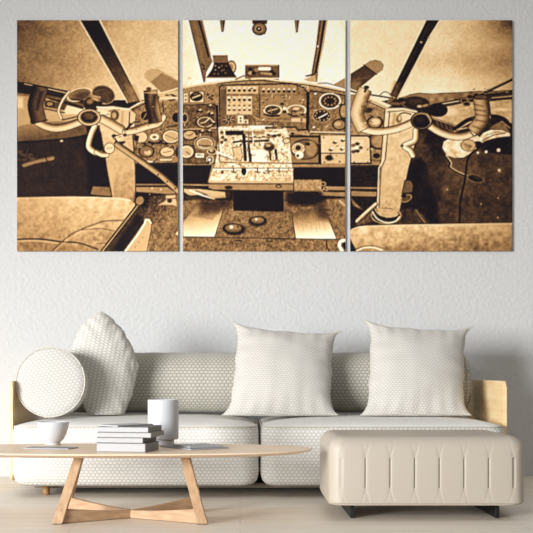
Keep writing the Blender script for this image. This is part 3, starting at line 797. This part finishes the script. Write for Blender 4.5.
# =====================================================================
#                               sofa
# =====================================================================
sofa = thing('sofa', 'long low sofa with pale patterned seat blocks and yellow wooden side panels', 'sofa', (.1, 6.25, 0))
sx, sy = .1, 6.25
def seat_block(x0, x1, rc=.09):
    hx, hy = (x1-x0)/2, .48; cx = (x0+x1)/2-sx; cy = 5.75+.48-sy
    def disp(p, ins):
        # soft swelling of the upholstered faces
        e = (1-min(1,(abs(p.x)/hx))**6)
        q = p.copy()
        if p.y < 0: q.y -= .012*e*math.sin(max(0,min(1,(p.z-.058)/.31))*math.pi)
        q.x += cx; q.y += cy
        return q
    L = [(.115,.058),(.07,.0585),(.045,.062),(.025,.070),(.010,.086),(.003,.11)]+[(0,.13+.2*k/8) for k in range(9)]+[(.002,.35),(.006,.362),(.010,.366)]
    o = loft('seat_cushion', hx, hy, rc, L, m_seat, sofa, n=14, ns=24, nl=8, disp=disp)
    set_uv(o, uv_box)
    T = [(.010,.366),(.016,.371),(.03,.376),(.06,.384),(.10,.391),(.16,.398),(.24,.404),(.34,.409)]
    t = loft('cushion_top', hx, hy, rc, T, m_seattop, o, n=14, ns=24, nl=8, disp=lambda p, i: Vector((p.x+cx, p.y+cy-(.006 if p.y<0 else 0), p.z)))
    def piping(z, ins, r, mm, part):
        pts = [(x+cx, y+cy-(.008 if (y < 0 and z>.2) else 0), z) for x, y in rring(hx-ins, hy-ins, rc, 14, 24, 8)]
        tube_mesh('piping', pts, r, mm, o, 6, closed=True)
    piping(.3665, .008, .0045, m_piping, 0)
    piping(.064, .034, .005, m_piping_dark, 1)
    return o
seat_block(-1.185, .098)
seat_block(.106, 1.379)
def bolster(x0, x1):
    R = .18; n = 56
    prof = [(.0,0)]; L = x1-x0
    ends = [(R*.0,0),(R*.4,.004),(R*.72,.014),(R*.88,.028),(R*.96,.045),(R,.075)]
    bm = bmesh.new(); rings = []
    st = [(r, x0+.045-.0+d-.045) for r, d in ends]+[(R*(1+.008*math.sin(k*1.7)), x0+.1+(L-.2)*k/30) for k in range(31)]+[(r, x1-d) for r, d in ends[::-1]]
    for r, x in st:
        if r == 0: rings.append([bm.verts.new((x-sx, 6.5-sy, .59))]); continue
        ring = []
        for k in range(n):
            a = 2*math.pi*k/n; rz = r
            z = rz*math.sin(a)
            if z < -R*.86: z = -R*.86-(abs(z)-R*.86)*.55     # settled onto the seat
            ring.append(bm.verts.new((x-sx, 6.5-sy+r*math.cos(a), .583+z)))
        rings.append(ring)
    for a, b in zip(rings, rings[1:]):
        for k in range(n):
            k2 = (k+1)%n
            if len(a) == 1: bm.faces.new((a[0], b[k2], b[k]))
            elif len(b) == 1: bm.faces.new((a[k], a[k2], b[0]))
            else: bm.faces.new((a[k], a[k2], b[k2], b[k]))
    o = from_bm('back_bolster', bm, m_bolster, sofa)
    set_uv(o, lambda co, nn: (co.x, R*(1.57+math.asin(max(-1,min(1,(co.z-.583)/R))))) if abs(nn.x) < .8 else (co.y, co.z))
    for xe in (x0+.045, x1-.045):
        tube_mesh('piping', [(xe-sx, 6.5-sy+R*.965*math.cos(2*math.pi*k/48), .583+max(-R*.9, R*.965*math.sin(2*math.pi*k/48))) for k in range(48)], .005, m_piping, o, 6, closed=True)
    return o
bolster(-1.15, .085); bolster(.10, 1.335)
def arm(x0, x1):
    y0, y1, z0, z1, r = 5.86, 6.80, .078, .603, .035
    bm = bmesh.new(); out = []
    for (cy, cz, a0) in ((y0+r, z1-r, 90), (y0+r, z0+r, 180), (y1-r, z0+r, 270), (y1-r, z1-r, 0)):
        for i in range(9):
            a = math.radians(a0+90*i/8); out.append((cy+r*math.cos(a)-sy, cz+r*math.sin(a)))
    hull_verts(bm, [(x0-sx, y, z) for y, z in out], [(x1-sx, y, z) for y, z in out])
    bmesh.ops.bevel(bm, geom=[e for e in bm.edges if len(e.link_faces) == 2 and (len(e.link_faces[0].verts) > 8) != (len(e.link_faces[1].verts) > 8)], offset=.003, segments=2, affect='EDGES')
    return from_bm('side_panel', bm, m_pine, sofa, smooth=False)
arm(-1.207, -1.193); arm(1.381, 1.400)
base = box('base_frame', -1.10-sx, 1.29-sx, 5.97-sy, 6.70-sy, .030, .058, m_frame, sofa, bevel=.004)
for x in (-1.193, 1.381):   # rails that carry the side panels
    box('bracket', (x if x < 0 else 1.28)-sx, (-1.09 if x < 0 else 1.381)-sx, 6.1-sy, 6.16-sy, .058 if 0 else .0585, .095, m_frame, sofa)
for x in (-1.026, 1.226):
    for y in (5.915, 6.74):
        o = lathe('foot', [(0,0),(.018,0),(.020,.004),(.021,.0585),(0,.0585)], m_foot, sofa, 24, (x-sx, y-sy, 0))

# =====================================================================
#                               cushions
# =====================================================================
def pillow_bm(corners, T, N=44, conc=.07, sag=0, seed=0, wr=1.0, nrm=None, belly=0.0, pw=3.5, bc=-.15, zmin=None, pu=7):
    """corners TL, TR, BR, BL as 3-D points; T is the full thickness"""
    TL, TR, BR, BL = [Vector(c) for c in corners]
    nv = nrm or (TR-TL).cross(BL-TL).normalized()
    bm = bmesh.new(); g = {}
    for s in (1, -1):
        for j in range(N+1):
            for i in range(N+1):
                border = i in (0, N) or j in (0, N)
                if s == -1 and border: g[s,i,j] = g[1,i,j]; continue
                u0 = -math.cos(math.pi*i/N); v0 = -math.cos(math.pi*j/N)
                c = conc
                u = u0*(1-c*(1-abs(v0)**pu)); v = v0*(1-(c if v0 > 0 else c*bc)*(1-abs(u0)**pw))
                a, b = (u+1)/2, (v+1)/2
                p = (BL*(1-a)+BR*a)*(1-b)+(TL*(1-a)+TR*a)*b
                e = max(0, (1-u0**2)*(1-v0**2))
                h = T/2*(e**.55)*(1+belly*(-v0)*.5)
                # gathers that run in from the seams
                du, dv = 1-abs(u0), 1-abs(v0)
                w = (math.sin(u0*23+seed)*math.exp(-dv*5)+math.sin(v0*19+seed*2)*math.exp(-du*5))*.007*wr*min(1,e*6)
                w += .010*wr*noise.noise(Vector((u0*2.2+seed, v0*2.2, s*3)))*min(1, e*3)
                q = p+nv*s*(h+w)
                ej = .004*wr*(math.sin(u0*11+seed)+.6*math.sin(u0*23+seed*3))*(1-u0**2)*abs(v0)**6
                ek = .003*wr*(math.sin(v0*9+seed*2)+.6*math.sin(v0*17+seed))*(1-v0**2)*abs(u0)**6
                q += (TL-BL).normalized()*ej*(1 if v0 > 0 else .2)+(TR-TL).normalized()*ek
                if zmin is not None: q.z = max(q.z, zmin-ZO+.003*abs(u0))
                g[s,i,j] = bm.verts.new(q)
    for s in (1, -1):
        for j in range(N):
            for i in range(N):
                f = [g[s,i,j], g[s,i+1,j], g[s,i+1,j+1], g[s,i,j+1]]
                try: bm.faces.new(f if s == 1 else f[::-1])
                except ValueError: pass
    edge = [g[1,i,0].co.copy() for i in range(N)]+[g[1,N,j].co.copy() for j in range(N)]+[g[1,i,N].co.copy() for i in range(N,0,-1)]+[g[1,0,j].co.copy() for j in range(N,0,-1)]
    return bm, edge
def P(px, py, y): return Vector((px_x(px, y), y, px_z(py, y)))
def pillow(label, corners, T, material, group, **k):
    loc = (Vector(corners[2])+Vector(corners[3]))/2
    t = thing('throw_pillow', label, 'pillow', loc, 0, group)
    global ZO; ZO = loc.z
    bm, edge = pillow_bm([Vector(c)-loc for c in corners], T, **k)
    o = from_bm('pillow_cover', bm, material, t)
    ax = (Vector(corners[1])-Vector(corners[0])).normalized(); up = (Vector(corners[0])-Vector(corners[3])).normalized()
    set_uv(o, lambda co, n: (co.dot(ax), co.dot(up)))
    tube_mesh('seam_piping', edge, .0032, m_piping, t, 6, closed=True)
    return t
G = 'square scatter pillows leaning on the sofa'
pillow('square pillow in the middle of the sofa, over the joint between the seats',
       [P(232,321,6.34), P(341,331,6.34), P(338,415.5,6.05), P(222,415.5,6.05)], .22, m_pillow, G, seed=1.3, conc=.15, zmin=.4145)
pillow('square pillow at the right end of the sofa, nearest the wooden side panel',
       [P(364,319.5,6.34), P(472,327,6.34), P(471,415.5,6.05), P(360.5,415.5,6.05)], .22, m_pillow, G, seed=4.1, conc=.15, zmin=.4145)
# the pillow that stands turned side-on behind the round cushion
pillow('large square pillow turned side-on between the round cushion and the back bolster',
       [P(101,311,6.22), P(138,366,6.20), P(106,436,6.13), P(69,360,6.15)], .17, m_pillow_big, G, seed=2.2, conc=-.23, bc=1, pw=2, pu=2, wr=.9, zmin=.4135)

# round drum cushion
rc = thing('round_cushion', 'round flat drum cushion standing upright at the left end of the sofa', 'cushion', (-1.001, 5.95, .4055))
def round_cushion():
    R, T = .185, .09
    prof = [(0,-T/2-.014),(R*.5,-T/2-.012),(R*.8,-T/2-.006),(R*.95,-T/2),(R*.992,-T/2+.007),(R,-T/2+.018),(R,0),(R,T/2-.018),(R*.992,T/2-.007),(R*.95,T/2),(R*.8,T/2+.006),(R*.5,T/2+.012),(0,T/2+.014)]
    n = 72; bm = bmesh.new(); rings = []
    Rx = Matrix.Rotation(math.radians(-5), 3, 'X'); Rz = Matrix.Rotation(math.radians(-3), 3, 'Z')
    tr = lambda p: Rz @ (Rx @ Vector(p))+Vector((0,0,R+.003))
    for r, y in prof:
        if r == 0: rings.append([bm.verts.new(tr((0,y,0)))])
        else: rings.append([bm.verts.new(tr((r*math.cos(2*math.pi*k/n), y, r*math.sin(2*math.pi*k/n)))) for k in range(n)])
    for a, b in zip(rings, rings[1:]):
        for k in range(n):
            k2 = (k+1)%n
            if len(a) == 1: bm.faces.new((a[0], b[k2], b[k]))
            elif len(b) == 1: bm.faces.new((a[k], a[k2], b[0]))
            else: bm.faces.new((a[k], a[k2], b[k2], b[k]))
    o = from_bm('cushion_cover', bm, m_round, rc)
    set_uv(o, lambda co, nn: (co.x*.98+co.z*.17, co.z*.98-co.x*.17))
    for y in (-T/2+.004, T/2-.004):
        tube_mesh('seam_piping', [tr((R*.995*math.cos(2*math.pi*k/72), y, R*.995*math.sin(2*math.pi*k/72))) for k in range(72)], .004, m_piping, rc, 6, closed=True)
round_cushion()

# =====================================================================
#                              ottoman
# =====================================================================
ot = thing('ottoman_bench', 'cream leather bench ottoman with vertical stitched channels on black feet', 'ottoman', (.822, 5.2, 0))
ocx, ocy = .8225, 5.2; ohx, ohy = .4315, .32; oz0, oz1 = .068, .372
slits = [.441+.1076*i-ocx for i in range(8)]
def seg(px_, pz_, a, b):
    dx, dz = b[0]-a[0], b[1]-a[1]; t = max(0, min(1, ((px_-a[0])*dx+(pz_-a[1])*dz)/(dx*dx+dz*dz)))
    return math.hypot(px_-a[0]-t*dx, pz_-a[1]-t*dz)
def odisp(p, ins):
    q = p.copy()
    if p.y < -ohy*.6 or p.y > ohy*.6:
        i = min(range(8), key=lambda k: abs(slits[k]-p.x)); x = p.x-slits[i]; z = p.z
        if abs(x) < .06:
            d = .009*math.exp(-(seg(x, z, (0,.272), (0,.145))/.0024)**2)
            d += .001*math.exp(-(abs(x)/.010)**2)*max(0, 1-max(0, abs(z-.21)-.08)/.05)
            d += .0011*math.exp(-(seg(x, z, (.002,.285), (.019,.345))/.0045)**2)+.0010*math.exp(-(seg(x, z, (-.002,.285), (-.013,.335))/.004)**2)
            d += .0012*math.exp(-(seg(x, z, (.002,.130), (.017,.078))/.0045)**2)+.0009*math.exp(-(seg(x, z, (-.002,.130), (-.016,.085))/.004)**2)
            q.y += d if p.y < 0 else -d
    q.y += (-.010 if p.y < 0 else .010)*math.sin(max(0, min(1, (p.z-.068)/.3))*math.pi)*(1-(abs(p.x)/ohx)**8)
    return q
Ly = [(.05,.0685),(.012,.069),(.004,.072),(0,.078)]+[(0,.078+.232*k/62) for k in range(1,63)]
for k in range(1, 13):
    a = math.radians(90*k/12); Ly.append((.062*(1-math.cos(a)), .310+.058*math.sin(a)))
Ly += [(.10,.3705),(.16,.3725),(.22,.374),(.28,.3745)]
body = loft('upholstered_body', ohx, ohy, .06, Ly, m_leather, ot, n=12, ns=270, nl=20, disp=odisp)
tube_mesh('bottom_seam', [(x, y, .069) for x, y in rring(ohx-.006, ohy-.006, .08, 10, 20, 10)], .003, m_leather, ot, 6, closed=True)
for X in (.500, 1.145):
    x = X-ocx; bm = bmesh.new()
    out = [(-.235,0),(-.235,.050),(-.226,.054),(-.12,.054),(-.10,.069),(.235,.069),(.235,0)]
    hull_verts(bm, [(x-.009, y, z) for y, z in out], [(x+.009, y, z) for y, z in out])
    bmesh.ops.bevel(bm, geom=bm.edges[:], offset=.0012, segments=1, affect='EDGES')
    from_bm('foot', bm, m_black, ot, smooth=False)

# =====================================================================
#                            coffee table
# =====================================================================
tx, ty, tz = -.55, 5.02, .307
tb = thing('coffee_table', 'oval light wood coffee table on four slanted legs with crossed stretchers', 'table', (tx, ty, 0))
def sup(a, b, n=180, e=2.25):
    out = []
    for k in range(n):
        t = 2*math.pi*k/n; c, s = math.cos(t), math.sin(t)
        out.append((a*math.copysign(abs(c)**(2/e), c), b*math.copysign(abs(s)**(2/e), s)))
    return out
bm = bmesh.new(); rings = []
for ins, z in ((.006,tz),(.001,tz-.002),(0,tz-.005),(.002,tz-.0065),(.05,tz-.018),(.10,tz-.024)):
    rings.append([bm.verts.new((x, y, z)) for x, y in sup(.875-ins, .362-ins)])
for a, b in zip(rings, rings[1:]):
    for i in range(len(a)): bm.faces.new((a[i], a[(i+1)%len(a)], b[(i+1)%len(a)], b[i]))
bm.faces.new(rings[0]); bm.faces.new(rings[-1])
top = from_bm('tabletop', bm, m_top, tb, smooth=False)
ccx = -.487
def bar(sections):
    bm = bmesh.new(); rr = [[bm.verts.new(p) for p in s] for s in sections]
    for a, b in zip(rr, rr[1:]):
        for i in range(4): bm.faces.new((a[i], a[(i+1)%4], b[(i+1)%4], b[i]))
    bm.faces.new(rr[0][::-1]); bm.faces.new(rr[-1])
    bmesh.ops.recalc_face_normals(bm, faces=bm.faces)
    bmesh.ops.bevel(bm, geom=bm.edges[:], offset=.003, segments=2, affect='EDGES')
    return bm
for sxn, topx, botx in ((-1,-.700,-.780), (1,-.240,-.160)):
    for syn, topy, boty in ((-1,4.87,4.775), (1,5.10,5.185)):
        if syn == 1: topx, botx = (-.728,-.815) if sxn < 0 else (-.250,-.195)
        secs = []
        for k in range(7):
            t = k/6; x = botx+(topx-botx)*t-tx; y = boty+(topy-boty)*t-ty; z = .003+(tz-.024-.003)*t
            w = .021+.001*math.sin(t*3)-.002*abs(t-.5); d = .017
            if t < .25: w += .004*(1-t*4)
            secs.append([(x-w,y-d,z),(x+w,y-d,z),(x+w,y+d,z),(x-w,y+d,z)])
        lg = from_bm('leg', bar(secs), m_leg, tb, smooth=False)
        box('floor_pad', botx-.02-tx, botx+.02-tx, boty-.013-ty, boty+.013-ty, 0, .0035, m_pad, lg)
        secs = []; x0, y0 = botx-sxn*.006, boty-syn*.010; x1, y1 = ccx+sxn*.004, 4.98+syn*.006
        dx, dy = x1-x0, y1-y0; L = math.hypot(dx, dy); nx_, ny_ = -dy/L*.014, dx/L*.014
        for k in range(13):
            t = k/12; x = x0+dx*t-tx; y = y0+dy*t-ty
            zt = .036+.030*(1-t)**1.6+(.012*(1-t) if syn > 0 else 0); zb = .002+.004*math.sin(t*math.pi)*0
            secs.append([(x-nx_,y-ny_,zb),(x+nx_,y+ny_,zb),(x+nx_,y+ny_,zt),(x-nx_,y-ny_,zt)])
        from_bm('stretcher', bar(secs), m_stretch, tb, smooth=False)

# =====================================================================
#                        things on the table
# =====================================================================
def rot_box(name, w, d, z0, z1, m, parent, off=(0,0), bevel=.0008):
    return box(name, off[0], off[0]+w, off[1], off[1]+d, z0, z1, m, parent, bevel)
bz = tz+.0006
bw = thing('bowl', 'small white footed bowl on the left of the coffee table', 'bowl', (px_x(53,5.26), 5.26, bz))
bw.scale = (1,1,.95)
lathe('bowl_body', [(0,.008),(.030,.008),(.034,.012),(.050,.028),(.064,.056),(.072,.085),(.0755,.112),(.0745,.114),(.073,.112),(.068,.084),(.058,.052),(.042,.026),(.024,.016),(0,.014)], m_ceramic, bw)
lathe('bowl_foot', [(0,0),(.034,0),(.036,.003),(.034,.009),(0,.009)], m_ceramic, bw)
vs = thing('vase', 'tall white cylinder vase with a narrower foot behind the books', 'vase', (px_x(163.2,5.25), 5.25, bz))
lathe('vase_body', [(0,.027),(.066,.027),(.071,.029),(.0725,.033),(.0725,.208),(.0715,.2125),(.069,.2135),(.067,.211),(.0665,.06),(.06,.05),(0,.048)], m_ceramic, vs)
lathe('vase_foot', [(0,0),(.050,0),(.0515,.002),(.0515,.026),(0,.028)], m_ceramic, vs)

# stack of books: (left px, width m, depth m, z0, z1, rotation deg)
def book(label, X, Y, w, d, z0, th, rz, cm, grp):
    t = thing('book', label, 'book', (X, Y, z0), math.radians(rz), grp)
    rot_box('pages', w-.003, d-.003, .0022, th-.0022, m_pages, t, (.0015,.0015), 0)
    c = .0022
    rot_box('cover', w, d, 0, c, cm, t); rot_box('cover', w, d, th-c, th, cm, t)
    rot_box('spine', .0022, d, c, th-c, cm, t, (w-.0022, 0), 0)
    return t
GB = 'books stacked on the coffee table'
Xl = px_x(96, 4.79); zz = bz
spec = [(.219,.205,.0375,0,'thickest white-edged book, at the bottom of the stack'),
        (.207,.205,.0235,0,'shortest white-edged book, second from the bottom of the stack'),
        (.241,.215,.0215,0,'widest book, jutting out to the right, third from the bottom of the stack'),
        (.229,.205,.0235,0,'book directly under the tilted magazine, uppermost in the stack')]
for k, (w, d, th, dx, lab) in enumerate(spec):
    book(lab, Xl+.001*k, 4.80+.004*(k%2), w, d, zz, th, -12 if k != 2 else -11, m_cover[k], GB); zz += th+.0004
def magazine(label, X, Y, w, d, z0, th, rz, cm, grp=None):
    t = thing('magazine', label, 'magazine', (X, Y, z0), math.radians(rz), grp)
    rot_box('pages', w-.002, d-.002, .0008, th-.0008, m_pages, t, (.001,.001), 0)
    rot_box('cover', w, d, 0, .0009, cm, t, bevel=0); rot_box('cover', w, d, th-.0009, th, cm, t, bevel=0)
    return t
def magq(label, near, ang, w, d, z0, th, cm, Y):
    """laid flat; near corner at the given place, turned by ang"""
    return magazine(label, px_x(near, Y), Y, w, d, z0, th, ang, cm)
magazine('thin pale magazine lying askew on top of the book stack', px_x(97.5,4.83), 4.86, .125, .21, zz, .006, -42, m_mag2)
magazine('thin grey magazine lying flat in front of the white bowl', px_x(24,5.0), 4.985, .215, .12, bz, .004, -14, m_mag)
magazine('larger thin grey magazine flat to the right of the books', -.214, 4.885, .20, .27, bz, .006, 34, m_mag)
magazine('smaller grey booklet on top of the flat magazine right of the books', -.222, 4.925, .17, .17, bz+.0064, .008, 30, m_mag2)

# =====================================================================
#                        light, world, camera
# =====================================================================
w = bpy.data.worlds.new('room_light'); scene.world = w; w.use_nodes = True
wt = w.node_tree; tcw = wt.nodes.new('ShaderNodeTexCoord'); sw = wt.nodes.new('ShaderNodeSeparateXYZ'); rw_ = wt.nodes.new('ShaderNodeValToRGB')
wt.links.new(tcw.outputs['Generated'], sw.inputs[0]); wt.links.new(sw.outputs[2], rw_.inputs[0])
rw_.color_ramp.elements[0].position = 0; rw_.color_ramp.elements[0].color = (.40,.395,.39,1)
rw_.color_ramp.elements[1].position = .8; rw_.color_ramp.elements[1].color = (1.6,1.59,1.58,1)
wt.links.new(rw_.outputs[0], wt.nodes['Background'].inputs[0])
w.node_tree.nodes['Background'].inputs[1].default_value = WORLD
def area(name, loc, aim, sx_, sy_, power, col=(1,1,1)):
    l = bpy.data.lights.new(name, 'AREA'); l.shape = 'RECTANGLE'; l.size = sx_; l.size_y = sy_; l.energy = power; l.color = col
    o = bpy.data.objects.new(name, l); C.objects.link(o); o.location = loc
    o.rotation_euler = (Vector(aim)-Vector(loc)).to_track_quat('-Z', 'Y').to_euler(); return o
key = area('window_daylight', *KEY); key.data.spread = math.radians(SPREAD)
cam = bpy.data.cameras.new('camera'); co = bpy.data.objects.new('camera', cam); C.objects.link(co)
co.location = (0, 0, H); co.rotation_euler = (math.pi/2, 0, 0)
cam.sensor_width = 36; cam.lens = F/533*36; cam.shift_x = (266.5-CX)/533; cam.shift_y = (CY-266.5)/533
cam.clip_start = .05
scene.camera = co
vs_ = scene.view_settings; vs_.view_transform = 'Standard'; vs_.look = 'None'; vs_.gamma = 1; vs_.exposure = 0
vs_.use_curve_mapping = False
